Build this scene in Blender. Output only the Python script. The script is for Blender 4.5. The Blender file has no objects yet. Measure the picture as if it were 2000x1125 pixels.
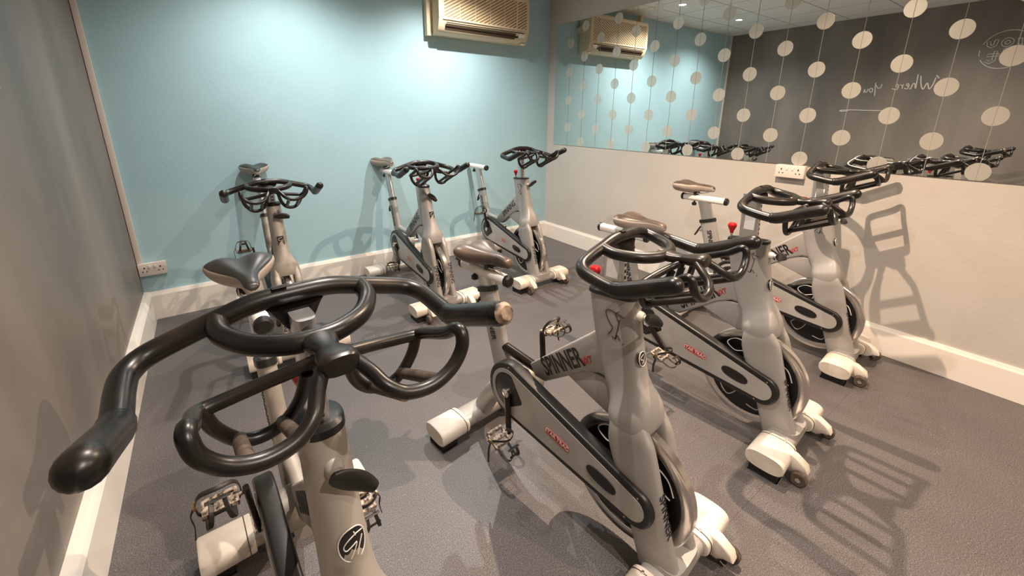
import bpy, bmesh, math, random
from mathutils import Vector, Matrix

C = bpy.context.scene.collection
SC = bpy.context.scene
PI = math.pi

# ------------------------------------------------------------------ camera
cam_d = bpy.data.cameras.new('camera')
cam_d.sensor_width = 36.0
cam_d.sensor_fit = 'HORIZONTAL'
cam_d.lens = 809.98 / 2000 * 36
cam_d.shift_y = -(562.5 - 455.1) / 2000
cam_d.clip_start = 0.02
cam = bpy.data.objects.new('camera', cam_d)
C.objects.link(cam)
R0 = Vector((0.80835635, -0.58867038, 0.0052154))
R1 = Vector((-0.1573632, -0.22460953, -0.96165866))
R2 = Vector((0.5672714, 0.77654217, -0.2741996))
m = Matrix((R0, -R1, -R2)).transposed().to_4x4()
m.translation = Vector((0, 0, 1.5))
cam.matrix_world = m
SC.camera = cam

# ------------------------------------------------------------------ colour management, world
SC.view_settings.view_transform = 'Standard'
SC.view_settings.look = 'None'
SC.view_settings.gamma = 1.0
SC.view_settings.use_curve_mapping = False
SC.view_settings.exposure = 1.0
W = bpy.data.worlds.new('world')
SC.world = W
W.use_nodes = True
W.node_tree.nodes['Background'].inputs[0].default_value = (0.9, 0.9, 1.0, 1)
W.node_tree.nodes['Background'].inputs[1].default_value = 0.02

# room measures
XL, XR = -0.5295, 3.3895
YF = -2.6
YBL, YBR = 3.884, 3.931
HC = 2.757
# ceiling downlights: x, y, power, colour
COOL = (1.0, 0.95, 0.90)
WARM = (1.0, 0.75, 0.55)
MID = (1.0, 0.88, 0.78)
LAMPS = [
    (0.64, 3.20, 62, COOL), (1.97, 3.20, 86, COOL),
    (0.64, 1.05, 76, MID), (2.05, 1.14, 185, WARM),
    (0.64, -0.95, 88, MID), (2.05, -0.95, 105, WARM),
]

# ------------------------------------------------------------------ materials
def srgb(r, g, b):
    def f(c):
        c /= 255.0
        return c / 12.92 if c <= 0.04045 else ((c + 0.055) / 1.055) ** 2.4
    return (f(r), f(g), f(b), 1.0)

def nmat(name, col, rough=0.5, metal=0.0, spec=0.5, coat=0.0):
    mt = bpy.data.materials.new(name)
    mt.use_nodes = True
    b = mt.node_tree.nodes['Principled BSDF']
    b.inputs['Base Color'].default_value = col
    b.inputs['Roughness'].default_value = rough
    b.inputs['Metallic'].default_value = metal
    b.inputs['Specular IOR Level'].default_value = spec
    b.inputs['Coat Weight'].default_value = coat
    return mt

def N(mt, typ, **kw):
    n = mt.node_tree.nodes.new(typ)
    for k, v in kw.items():
        setattr(n, k, v)
    return n

def LK(mt, a, b):
    mt.node_tree.links.new(a, b)

def noise_mix(mt, cols, scale=3.0, detail=4.0, pos=(0.35, 0.65), bump=0.0, bscale=200.0, stretch=(1, 1, 1), rough=None):
    """Procedural colour variation (wear, paint patches, painted reflections) + a fine bump."""
    b = mt.node_tree.nodes['Principled BSDF']
    tc = N(mt, 'ShaderNodeTexCoord')
    mp = N(mt, 'ShaderNodeMapping')
    mp.inputs['Scale'].default_value = stretch
    LK(mt, tc.outputs['Object'], mp.inputs['Vector'])
    ns = N(mt, 'ShaderNodeTexNoise')
    ns.inputs['Scale'].default_value = scale
    ns.inputs['Detail'].default_value = detail
    LK(mt, mp.outputs[0], ns.inputs['Vector'])
    cr = N(mt, 'ShaderNodeValToRGB')
    cr.color_ramp.elements[0].position = pos[0]
    cr.color_ramp.elements[1].position = pos[1]
    cr.color_ramp.elements[0].color = cols[0]
    cr.color_ramp.elements[1].color = cols[1]
    LK(mt, ns.outputs['Fac'], cr.inputs['Fac'])
    LK(mt, cr.outputs['Color'], b.inputs['Base Color'])
    if rough:
        mr = N(mt, 'ShaderNodeMapRange')
        mr.inputs['To Min'].default_value = rough[0]
        mr.inputs['To Max'].default_value = rough[1]
        LK(mt, ns.outputs['Fac'], mr.inputs['Value'])
        LK(mt, mr.outputs[0], b.inputs['Roughness'])
    if bump:
        n2 = N(mt, 'ShaderNodeTexNoise')
        n2.inputs['Scale'].default_value = bscale
        n2.inputs['Detail'].default_value = 3
        LK(mt, mp.outputs[0], n2.inputs['Vector'])
        bp = N(mt, 'ShaderNodeBump')
        bp.inputs['Strength'].default_value = bump
        bp.inputs['Distance'].default_value = 0.002
        LK(mt, n2.outputs['Fac'], bp.inputs['Height'])
        LK(mt, bp.outputs[0], b.inputs['Normal'])
    return mt

M = {}
M['blue'] = noise_mix(nmat('blue_wall_paint', srgb(150, 190, 194), 0.55), (srgb(165, 201, 210), srgb(175, 209, 217)), 1.6, 6, (0.3, 0.7), 0.35, 60)
M['chalk'] = noise_mix(nmat('chalkboard_paint', srgb(92, 88, 82), 0.5), (srgb(108, 101, 95), srgb(142, 132, 123)), 1.4, 8, (0.35, 0.75), 0.2, 40, (1, 1.6, 0.5), (0.36, 0.55))
M['grey'] = noise_mix(nmat('pale_grey_wall_paint', srgb(190, 184, 178), 0.6), (srgb(190, 184, 176), srgb(201, 194, 185)), 1.2, 5, (0.3, 0.7), 0.35, 60)
M['skirt'] = nmat('cream_gloss_skirting', srgb(240, 232, 221), 0.3)
M['white'] = nmat('white_plastic', srgb(226, 214, 204), 0.35)
M['frame'] = noise_mix(nmat('silver_frame_paint', srgb(176, 172, 166), 0.34, 0.25, coat=0.08), (srgb(156, 152, 148), srgb(170, 166, 161)), 5, 5, (0.3, 0.7), rough=(0.38, 0.50))
M['frame_patchy'] = noise_mix(nmat('reflection_tinted_silver', srgb(150, 140, 128), 0.4, 0.25), (srgb(118, 107, 95), srgb(168, 161, 152)), 7, 8, (0.30, 0.46), rough=(0.38, 0.6))  # brown patches paint dark reflections into the silver, with some dirt
M['cap'] = noise_mix(nmat('cream_foot_plastic', srgb(214, 204, 190), 0.42), (srgb(200, 186, 168), srgb(222, 213, 200)), 7, 6, (0.3, 0.6))
M['black'] = nmat('black_plastic', (0.012, 0.011, 0.010, 1), 0.38)
M['bar'] = noise_mix(nmat('black_bar_coating', (0.016, 0.014, 0.012, 1), 0.36, spec=0.5, coat=0.0), ((0.006, 0.0055, 0.005, 1), (0.028, 0.020, 0.014, 1)), 14, 6, (0.42, 0.75), rough=(0.28, 0.40))  # brown noise puts the warm sheen into the black colour
M['rubber'] = noise_mix(nmat('brown_worn_rubber', (0.09, 0.06, 0.04, 1), 0.7), ((0.05, 0.035, 0.025, 1), (0.14, 0.10, 0.07, 1)), 40, 5)
M['foam'] = noise_mix(nmat('torn_bar_end', (0.3, 0.18, 0.1, 1), 0.6), ((0.06, 0.04, 0.03, 1), (0.55, 0.38, 0.26, 1)), 60, 5)
M['chrome'] = nmat('polished_steel', (0.80, 0.77, 0.74, 1), 0.22, 1.0)
M['steel'] = nmat('brushed_silver_post', (0.60, 0.60, 0.60, 1), 0.30, 0.85)
M['disc'] = nmat('black_disc', (0.008, 0.008, 0.008, 1), 0.30)
M['inlay'] = noise_mix(nmat('silver_guard_panel', srgb(178, 174, 168), 0.35, 0.2), (srgb(168, 163, 157), srgb(184, 180, 174)), 6, 4)
M['saddle_top'] = noise_mix(nmat('black_saddle_vinyl', (0.022, 0.020, 0.018, 1), 0.36), ((0.018, 0.017, 0.016, 1), (0.032, 0.027, 0.023, 1)), 8, 4)
M['saddle_brown'] = noise_mix(nmat('worn_brown_saddle_vinyl', (0.09, 0.06, 0.04, 1), 0.34), ((0.05, 0.036, 0.027, 1), (0.13, 0.09, 0.065, 1)), 9, 5)
M['saddle_side'] = nmat('grey_saddle_side', srgb(168, 156, 144), 0.45)
M['red'] = nmat('red_plastic', srgb(190, 22, 26), 0.3)
M['redink'] = nmat('red_print', srgb(178, 40, 44), 0.4)
M['ink'] = nmat('black_print', (0.012, 0.012, 0.012, 1), 0.4)
M['whiteink'] = nmat('white_print', srgb(220, 214, 206), 0.5)
M['dirty'] = noise_mix(nmat('corroded_pedal', srgb(150, 135, 120), 0.6, 0.4), ((0.05, 0.035, 0.025, 1), srgb(190, 176, 160)), 90, 6, (0.38, 0.55))
M['strap'] = nmat('dark_toe_strap', (0.02, 0.016, 0.013, 1), 0.5)
M['brass'] = nmat('worn_brass_buckle', (0.45, 0.30, 0.14, 1), 0.35, 0.9)
M['crank'] = nmat('dark_crank', (0.03, 0.022, 0.018, 1), 0.3, 0.6)
M['ac'] = nmat('yellowed_plastic', srgb(226, 208, 176), 0.45)
M['ac_slot_shade'] = nmat('painted_slot_shade', srgb(64, 50, 34), 0.6)  # dark colour painted in for the shade inside the outlet slots
M['hole'] = nmat('socket_hole', (0.02, 0.018, 0.016, 1), 0.6)
M['chalkline'] = nmat('white_chalk', srgb(214, 210, 202), 0.9)
M['dot'] = nmat('frosted_film', srgb(216, 210, 198), 0.55)
def frosted():
    mt = nmat('frosted_film', srgb(206, 201, 190), 0.55)
    nt = mt.node_tree; b = nt.nodes['Principled BSDF']
    gl = N(mt, 'ShaderNodeBsdfGlossy'); gl.inputs['Color'].default_value = srgb(232, 232, 222); gl.inputs['Roughness'].default_value = 0.32
    mx = N(mt, 'ShaderNodeMixShader'); mx.inputs[0].default_value = 0.5
    LK(mt, b.outputs[0], mx.inputs[1]); LK(mt, gl.outputs[0], mx.inputs[2])
    LK(mt, mx.outputs[0], nt.nodes['Material Output'].inputs[0])
    return mt
M['dot'] = frosted()
M['etch'] = nmat('etched_line', srgb(150, 148, 140), 0.6)
M['mirror'] = nmat('mirror_glass', (0.86, 0.89, 0.87, 1), 0.0, 1.0)
M['bracket'] = nmat('satin_trim', srgb(236, 232, 226), 0.4)

def make_floor_mat():
    mt = nmat('speckled_safety_vinyl', (0.1, 0.1, 0.1, 1), 0.42)
    b = mt.node_tree.nodes['Principled BSDF']
    tc = N(mt, 'ShaderNodeTexCoord')
    base = N(mt, 'ShaderNodeTexNoise'); base.inputs['Scale'].default_value = 2.2; base.inputs['Detail'].default_value = 6
    LK(mt, tc.outputs['Object'], base.inputs['Vector'])
    cr = N(mt, 'ShaderNodeValToRGB')
    cr.color_ramp.elements[0].position = 0.3; cr.color_ramp.elements[1].position = 0.7
    cr.color_ramp.elements[0].color = srgb(86, 82, 82); cr.color_ramp.elements[1].color = srgb(96, 91, 90)
    LK(mt, base.outputs['Fac'], cr.inputs['Fac'])
    # fine grain
    g = N(mt, 'ShaderNodeTexNoise'); g.inputs['Scale'].default_value = 240; g.inputs['Detail'].default_value = 2
    LK(mt, tc.outputs['Object'], g.inputs['Vector'])
    gm = N(mt, 'ShaderNodeMapRange'); gm.inputs['From Min'].default_value = 0.35; gm.inputs['From Max'].default_value = 0.65
    gm.inputs['To Min'].default_value = 0.50; gm.inputs['To Max'].default_value = 1.45
    LK(mt, g.outputs['Fac'], gm.inputs['Value'])
    mul = N(mt, 'ShaderNodeMix', data_type='RGBA', blend_type='MULTIPLY'); mul.inputs[0].default_value = 1.0
    LK(mt, cr.outputs['Color'], mul.inputs[6]); LK(mt, gm.outputs[0], mul.inputs[7])
    # white flecks
    v = N(mt, 'ShaderNodeTexVoronoi'); v.inputs['Scale'].default_value = 60
    LK(mt, tc.outputs['Object'], v.inputs['Vector'])
    vr = N(mt, 'ShaderNodeValToRGB')
    vr.color_ramp.elements[0].position = 0.0; vr.color_ramp.elements[0].color = (1, 1, 1, 1)
    vr.color_ramp.elements[1].position = 0.13; vr.color_ramp.elements[1].color = (0, 0, 0, 1)
    LK(mt, v.outputs['Distance'], vr.inputs['Fac'])
    sel = N(mt, 'ShaderNodeSeparateColor'); LK(mt, v.outputs['Color'], sel.inputs[0])
    gt = N(mt, 'ShaderNodeMath', operation='GREATER_THAN'); gt.inputs[1].default_value = 0.45
    LK(mt, sel.outputs[0], gt.inputs[0])
    mm = N(mt, 'ShaderNodeMath', operation='MULTIPLY'); LK(mt, vr.outputs['Color'], mm.inputs[0]); LK(mt, gt.outputs[0], mm.inputs[1])
    mm2 = N(mt, 'ShaderNodeMath', operation='MULTIPLY'); LK(mt, mm.outputs[0], mm2.inputs[0]); mm2.inputs[1].default_value = 0.75
    mix = N(mt, 'ShaderNodeMix', data_type='RGBA')
    LK(mt, mm2.outputs[0], mix.inputs[0]); LK(mt, mul.outputs[2], mix.inputs[6]); mix.inputs[7].default_value = srgb(190, 182, 174)
    # sheet seams along x at y = .495 and one crossing it
    sp = N(mt, 'ShaderNodeSeparateXYZ'); LK(mt, tc.outputs['Object'], sp.inputs[0])
    def seam(out, at):
        s = N(mt, 'ShaderNodeMath', operation='SUBTRACT'); LK(mt, out, s.inputs[0]); s.inputs[1].default_value = at
        a = N(mt, 'ShaderNodeMath', operation='ABSOLUTE'); LK(mt, s.outputs[0], a.inputs[0])
        l = N(mt, 'ShaderNodeMath', operation='LESS_THAN'); LK(mt, a.outputs[0], l.inputs[0]); l.inputs[1].default_value = 0.0012
        return l
    s1 = seam(sp.outputs['Y'], 0.495); s2 = seam(sp.outputs['X'], 2.69)
    mx = N(mt, 'ShaderNodeMath', operation='MAXIMUM'); LK(mt, s1.outputs[0], mx.inputs[0]); LK(mt, s2.outputs[0], mx.inputs[1])
    sm = N(mt, 'ShaderNodeMath', operation='MULTIPLY'); LK(mt, mx.outputs[0], sm.inputs[0]); sm.inputs[1].default_value = 0.55
    mix2 = N(mt, 'ShaderNodeMix', data_type='RGBA')
    LK(mt, sm.outputs[0], mix2.inputs[0]); LK(mt, mix.outputs[2], mix2.inputs[6]); mix2.inputs[7].default_value = (0.03, 0.027, 0.025, 1)
    LK(mt, mix2.outputs[2], b.inputs['Base Color'])
    bp = N(mt, 'ShaderNodeBump'); bp.inputs['Strength'].default_value = 0.35; bp.inputs['Distance'].default_value = 0.001
    LK(mt, g.outputs['Fac'], bp.inputs['Height']); LK(mt, bp.outputs[0], b.inputs['Normal'])
    return mt
M['floor'] = make_floor_mat()

def make_ceiling_mat():
    mt = nmat('ceiling_tiles', srgb(222, 216, 208), 0.8)
    b = mt.node_tree.nodes['Principled BSDF']
    tc = N(mt, 'ShaderNodeTexCoord')
    br = N(mt, 'ShaderNodeTexBrick')
    br.offset = 0.0
    br.inputs['Scale'].default_value = 1.0
    br.inputs['Brick Width'].default_value = 0.6
    br.inputs['Row Height'].default_value = 0.6
    br.inputs['Mortar Size'].default_value = 0.008
    br.inputs['Mortar Smooth'].default_value = 0.2
    br.inputs['Color1'].default_value = srgb(244, 240, 234); br.inputs['Color2'].default_value = srgb(240, 235, 229)
    br.inputs['Mortar'].default_value = srgb(176, 168, 158)
    mp = N(mt, 'ShaderNodeMapping'); mp.inputs['Location'].default_value = (-0.34, -0.5, 0)
    LK(mt, tc.outputs['Object'], mp.inputs['Vector']); LK(mt, mp.outputs[0], br.inputs['Vector'])
    LK(mt, br.outputs['Color'], b.inputs['Base Color'])
    return mt
M['ceiling'] = make_ceiling_mat()

def make_grille_mat():
    mt = nmat('diagonal_mesh_grille', srgb(200, 180, 145), 0.5)
    b = mt.node_tree.nodes['Principled BSDF']
    tc = N(mt, 'ShaderNodeTexCoord')
    outs = []
    for ang, sc in ((0.50, 13.0), (1.15, 16.0)):
        mp = N(mt, 'ShaderNodeMapping'); mp.inputs['Rotation'].default_value = (0, ang, 0)
        LK(mt, tc.outputs['Object'], mp.inputs['Vector'])
        wv = N(mt, 'ShaderNodeTexWave', wave_type='BANDS', bands_direction='Z'); wv.inputs['Scale'].default_value = sc
        LK(mt, mp.outputs[0], wv.inputs['Vector'])
        outs.append(wv)
    mx = N(mt, 'ShaderNodeMath', operation='MULTIPLY'); LK(mt, outs[0].outputs['Fac'], mx.inputs[0]); LK(mt, outs[1].outputs['Fac'], mx.inputs[1])
    cr = N(mt, 'ShaderNodeValToRGB')
    cr.color_ramp.elements[0].position = 0.12; cr.color_ramp.elements[0].color = srgb(228, 208, 172)
    cr.color_ramp.elements[1].position = 0.80; cr.color_ramp.elements[1].color = srgb(140, 112, 76)
    LK(mt, outs[0].outputs['Fac'], cr.inputs['Fac']); LK(mt, cr.outputs['Color'], b.inputs['Base Color'])
    return mt
M['grille'] = make_grille_mat()

# ------------------------------------------------------------------ mesh helpers
class MB:
    """collects vertices and faces (with material slots) of ONE mesh"""
    def __init__(s):
        s.v = []; s.f = []; s.m = []
    def add(s, vs, fs, mi=0):
        o = len(s.v)
        s.v += [tuple(p) for p in vs]
        s.f += [tuple(i + o for i in f) for f in fs]
        s.m += [mi] * len(fs)
        return s
    def box(s, a, b, bev=0.0, mi=0):
        x0, y0, z0 = a; x1, y1, z1 = b
        bm = bmesh.new()
        bmesh.ops.create_cube(bm, size=1.0)
        for q in bm.verts:
            q.co = Vector(((x0 + x1) / 2 + q.co.x * (x1 - x0), (y0 + y1) / 2 + q.co.y * (y1 - y0), (z0 + z1) / 2 + q.co.z * (z1 - z0)))
        if bev:
            bmesh.ops.bevel(bm, geom=bm.edges[:], offset=bev, segments=2, profile=0.6, affect='EDGES')
        s.bm(bm, mi)
        return s
    def bm(s, bm, mi=0):
        bm.verts.index_update()
        s.add([q.co[:] for q in bm.verts], [[q.index for q in f.verts] for f in bm.faces], mi)
        bm.free()
    def prism(s, pts, a, b, axis='x', bev=0.0, mi=0):
        """polygon pts in the plane normal to axis, from a to b along it"""
        def P(p, w):
            return {'x': (w, p[0], p[1]), 'y': (p[0], w, p[1]), 'z': (p[0], p[1], w)}[axis]
        bm = bmesh.new()
        v0 = [bm.verts.new(P(p, a)) for p in pts]
        v1 = [bm.verts.new(P(p, b)) for p in pts]
        bm.faces.new(v0); bm.faces.new(v1[::-1])
        n = len(pts)
        for i in range(n):
            bm.faces.new((v0[i], v1[i], v1[(i + 1) % n], v0[(i + 1) % n]))
        bmesh.ops.recalc_face_normals(bm, faces=bm.faces[:])
        if bev:
            es = [e for e in bm.edges if all(len(f.verts) > 0 for f in e.link_faces) and
                  any(f.normal.dot(Vector(P((0, 0), 1)).normalized()) ** 2 > 0.5 for f in e.link_faces)]
            bmesh.ops.bevel(bm, geom=es, offset=bev, segments=3, profile=0.5, affect='EDGES')
        s.bm(bm, mi)
        return s
    def sweep(s, path, ra, rb=None, n=14, ex=2.0, up=(0, 0, 1), closed=False, cap=True, mi=0):
        """sweep a superellipse (half sizes ra across, rb along 'up') along path"""
        P = [Vector(p) for p in path]
        L = len(P)
        ra = ra if isinstance(ra, (list, tuple)) else [ra] * L
        rb = ra if rb is None else (rb if isinstance(rb, (list, tuple)) else [rb] * L)
        up = Vector(up)
        T = []
        for i in range(L):
            if closed:
                t = P[(i + 1) % L] - P[i - 1]
            else:
                t = P[min(i + 1, L - 1)] - P[max(i - 1, 0)]
            T.append(t.normalized())
        u = (up - T[0] * up.dot(T[0]))
        if u.length < 1e-4:
            u = Vector((0, 1, 0)) - T[0] * T[0].y
        u.normalize()
        vs = []
        for i in range(L):
            if i:
                u = u - T[i] * u.dot(T[i])
                u.normalize()
            r = T[i].cross(u)
            for k in range(n):
                a = 2 * PI * k / n
                c, d = math.cos(a), math.sin(a)
                c = math.copysign(abs(c) ** (2 / ex), c); d = math.copysign(abs(d) ** (2 / ex), d)
                vs.append(P[i] + r * (c * ra[i]) + u * (d * rb[i]))
        fs = []
        for i in range(L if closed else L - 1):
            j = (i + 1) % L
            for k in range(n):
                k2 = (k + 1) % n
                fs.append((i * n + k, i * n + k2, j * n + k2, j * n + k))
        if not closed and cap:
            fs.append(tuple(range(n - 1, -1, -1)))
            fs.append(tuple((L - 1) * n + k for k in range(n)))
        s.add(vs, fs, mi)
        return s
    def build(s, name, mat, parent=None, smooth=True, ang=40):
        me = bpy.data.meshes.new(name)
        me.from_pydata(s.v, [], s.f)
        me.validate()
        bm = bmesh.new(); bm.from_mesh(me)
        bmesh.ops.recalc_face_normals(bm, faces=bm.faces[:])
        bm.to_mesh(me); bm.free()
        mats = mat if isinstance(mat, (list, tuple)) else [mat]
        for q in mats:
            me.materials.append(q)
        if len(mats) > 1 and len(me.polygons) == len(s.m):
            me.polygons.foreach_set('material_index', s.m)
        if smooth:
            me.shade_smooth()
            me.set_sharp_from_angle(angle=math.radians(ang))
        me.update()
        o = bpy.data.objects.new(name, me)
        C.objects.link(o)
        if parent:
            o.parent = parent
        return o

def spline(pts, k=6, closed=False):
    """Catmull-Rom through points of any dimension"""
    out = []
    n = len(pts)
    segs = n if closed else n - 1
    for i in range(segs):
        def g(j):
            return pts[j % n] if closed else pts[min(max(j, 0), n - 1)]
        p0, p1, p2, p3 = g(i - 1), g(i), g(i + 1), g(i + 2)
        for t in range(k):
            t /= k
            out.append(tuple(0.5 * (2 * b + (c - a) * t + (2 * a - 5 * b + 4 * c - d) * t * t + (3 * b - a - 3 * c + d) * t ** 3)
                             for a, b, c, d in zip(p0, p1, p2, p3)))
    if not closed:
        out.append(tuple(pts[-1]))
    return out

def roundend(path, r, steps=4):
    """extend a path with a rounded end: returns path, radii"""
    a, b = Vector(path[-2]), Vector(path[-1])
    t = (b - a).normalized()
    rr = [r] * len(path)
    pts = list(path)
    for i in range(1, steps + 1):
        q = math.sin(PI / 2 * i / steps)
        pts.append(tuple(b + t * r * q)); rr.append(max(r * math.cos(PI / 2 * i / steps), r * 0.03))
    return pts, rr

def circ(cy, cz, r, n=40, a0=0.0, a1=2 * PI):
    return [(cy + r * math.cos(a0 + (a1 - a0) * i / n), cz + r * math.sin(a0 + (a1 - a0) * i / n)) for i in range(n + (0 if abs(a1 - a0 - 2 * PI) < 1e-6 else 1))]

def hull2(c1, r1, c2, r2, n=28):
    """outline of the convex hull of two circles in (y, z)"""
    dx, dy = c2[0] - c1[0], c2[1] - c1[1]
    d = math.hypot(dx, dy); th = math.atan2(dy, dx)
    a = math.acos((r1 - r2) / d)
    p = []
    for i in range(n + 1):
        t = th + a + (2 * PI - 2 * a) * i / n
        p.append((c1[0] + r1 * math.cos(t), c1[1] + r1 * math.sin(t)))
    for i in range(n + 1):
        t = th - a + 2 * a * i / n
        p.append((c2[0] + r2 * math.cos(t), c2[1] + r2 * math.sin(t)))
    return p

def empty(name, label, cat, loc=(0, 0, 0), rz=0.0, group=None):
    o = bpy.data.objects.new(name, None)
    C.objects.link(o)
    o.empty_display_size = 0.1
    o.location = loc; o.rotation_euler = (0, 0, rz)
    tag(o, label, cat, group)
    return o

def tag(o, label=None, cat=None, group=None, kind=None):
    if label: o['label'] = label
    if cat: o['category'] = cat
    if group: o['group'] = group
    if kind: o['kind'] = kind
    return o

def text_mesh(name, body, size, mat, parent, origin, xdir, ydir, depth=0.0008, bold=0.0, shear=0.0, spacing=1.0, align='CENTER', squash=1.0):
    cu = bpy.data.curves.new(name + '_curve', 'FONT')
    cu.body = body; cu.size = size; cu.extrude = depth; cu.offset = bold; cu.shear = shear
    cu.space_character = spacing
    cu.align_x = align; cu.align_y = 'CENTER'
    cu.resolution_u = 3
    tmp = bpy.data.objects.new(name + '_tmp', cu)
    C.objects.link(tmp)
    dg = bpy.context.evaluated_depsgraph_get()
    me = bpy.data.meshes.new_from_object(tmp.evaluated_get(dg))
    bpy.data.objects.remove(tmp)
    bpy.data.curves.remove(cu)
    me.name = name
    X = Vector(xdir).normalized(); Y = Vector(ydir); Y = (Y - X * Y.dot(X)).normalized(); Z = X.cross(Y)
    mt = Matrix((X * squash, Y, Z)).transposed().to_4x4(); mt.translation = Vector(origin)
    me.transform(mt)
    me.materials.clear(); me.materials.append(mat)
    o = bpy.data.objects.new(name, me)
    C.objects.link(o)
    if parent: o.parent = parent
    return o

def strokes(name, lines, r, mat, parent, place, ra=None):
    """flat hand-drawn strokes: 2-D polylines placed by place(a, b) -> Vector"""
    mb = MB()
    for ln in lines:
        p = spline(ln, 5) if len(ln) > 2 else ln
        mb.sweep([place(a, b) for a, b in p], r, r, n=6)
    return mb.build(name, mat, parent)

# ------------------------------------------------------------------ room shell
def struct(name, mb, mat, smooth=False):
    return tag(mb.build(name, mat, smooth=smooth), kind='structure')

struct('floor', MB().box((XL - 0.1, YF - 0.1, -0.1), (XR + 0.1, 4.1, 0)), M['floor'])
struct('ceiling', MB().box((XL - 0.1, YF - 0.1, HC), (XR + 0.1, 4.1, HC + 0.1)), M['ceiling'])
struct('wall_left', MB().box((XL - 0.1, YF, 0), (XL, YBL, HC)), M['chalk'])
struct('wall_right', MB().box((XR, YF, 0), (XR + 0.1, YBR, HC)), M['grey'])
struct('wall_front', MB().box((XL - 0.1, YF - 0.1, 0), (XR + 0.1, YF, HC)), M['grey'])
struct('wall_back', MB().prism([(XL - 0.1, YBL), (XR + 0.1, YBR), (XR + 0.1, YBR + 0.1), (XL - 0.1, YBL + 0.1)], 0, HC, axis='z'), M['blue'])

# skirting: profile with a bevelled top edge
SKP = [(0, 0), (0.019, 0), (0.019, 0.165), (0.013, 0.178), (0.009, 0.190), (0, 0.190)]
SKL = [(0, 0), (0.040, 0), (0.040, 0.188), (0.032, 0.205), (0.022, 0.222), (0, 0.222)]
struct('baseboard_right', MB().prism([(XR - a, b) for a, b in SKP], YF, YBR - 0.002, axis='y'), M['skirt'])
struct('baseboard_left', MB().prism([(XL + a, b) for a, b in SKL], YF, YBL - 0.002, axis='y'), M['skirt'])
def back_skirt():
    mb = MB()
    prof = [(0, 0), (0.022, 0), (0.022, 0.168), (0.016, 0.182), (0.010, 0.196), (0, 0.196)]
    vs = [(XL, YBL - a, b + (0.02 if b > 0.1 else 0)) for a, b in prof] + [(XR, YBR - a, b) for a, b in prof]
    n = len(prof)
    fs = [(i, (i + 1) % n, n + (i + 1) % n, n + i) for i in range(n)] + [tuple(range(n)), tuple(range(2 * n - 1, n - 1, -1))]
    mb.add(vs, fs)
    return mb
struct('baseboard_back', back_skirt(), M['skirt'])

# ------------------------------------------------------------------ ceiling lamps
def downlight(i, x, y, power, col):
    rows = ['nearest the blue wall', 'midway along the ceiling', 'farthest from the blue wall']
    side = 'chalkboard' if i % 2 == 0 else 'mirror'
    o = empty('ceiling_downlight', 'small round recessed ceiling downlight on the %s side, %s' % (side, rows[i // 2]), 'light', (x, y, HC), 0, 'recessed ceiling downlights')
    ring = MB()
    ring.sweep([(0.042 * math.cos(2 * PI * k / 28), 0.042 * math.sin(2 * PI * k / 28), -0.003) for k in range(28)], 0.005, 0.006, n=8, closed=True)
    ring.build('trim_ring', M['bracket'], o)
    b = MB().prism([(0.036 * math.cos(2 * PI * k / 24), 0.036 * math.sin(2 * PI * k / 24)) for k in range(24)], -0.004, -0.0005, axis='z')
    em = bpy.data.materials.new('lamp_glow'); em.use_nodes = True
    nt = em.node_tree; nt.nodes.remove(nt.nodes['Principled BSDF'])
    e = nt.nodes.new('ShaderNodeEmission'); e.inputs[0].default_value = (*col, 1); e.inputs[1].default_value = 60
    nt.links.new(e.outputs[0], nt.nodes['Material Output'].inputs[0])
    b.build('bulb', em, o)
    ld = bpy.data.lights.new('downlight_lamp', 'SPOT')
    ld.energy = power; ld.color = col; ld.spot_size = math.radians(145); ld.spot_blend = 1.0
    ld.shadow_soft_size = 0.011
    lo = bpy.data.objects.new('downlight_lamp', ld)
    C.objects.link(lo); lo.parent = o
    lo.location = (0, 0, -0.035)
for i, (x, y, p, c) in enumerate(LAMPS):
    downlight(i, x, y, p, c)
# ------------------------------------------------------------------ mirror
MZ0, MZ1, MY0, MY1 = 1.166, 2.455, -2.0, 3.805
mir = empty('wall_mirror', 'large frameless wall mirror with frosted dots strung on vertical lines above the power socket', 'mirror', (XR, 1.0, 1.8))
def loc_mb(mb, o):
    mb.v = [(a - o[0], b - o[1], c - o[2]) for a, b, c in mb.v]
    return mb
mo = (XR, 1.0, 1.8)
loc_mb(MB().box((XR - 0.006, MY0, MZ0), (XR - 0.0005, MY1, MZ1)), mo).build('glass', M['mirror'], mir, smooth=False)
k = -4
while True:
    y = 0.335 + 0.2157 * k
    if y > MY1 - 0.03: break
    loc_mb(MB().box((XR - 0.0075, y - 0.0013, MZ0 + 0.001), (XR - 0.0062, y + 0.0013, MZ1 - 0.001)), mo).build('etched_line', M['etch'], mir, smooth=False)
    z = 1.212 if k % 2 == 0 else 1.366
    while z < MZ1 - 0.02:
        pts = [(y + 0.05 * math.cos(2 * PI * j / 36), z + 0.05 * math.sin(2 * PI * j / 36)) for j in range(36)]
        pts = [(a, min(max(b, MZ0 + 0.001), MZ1 - 0.001)) for a, b in pts]
        loc_mb(MB().prism(pts, XR - 0.0072, XR - 0.0062, axis='x'), mo).build('frosted_dot', M['dot'], mir, smooth=False)
        z += 0.2942
    k += 1

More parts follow.
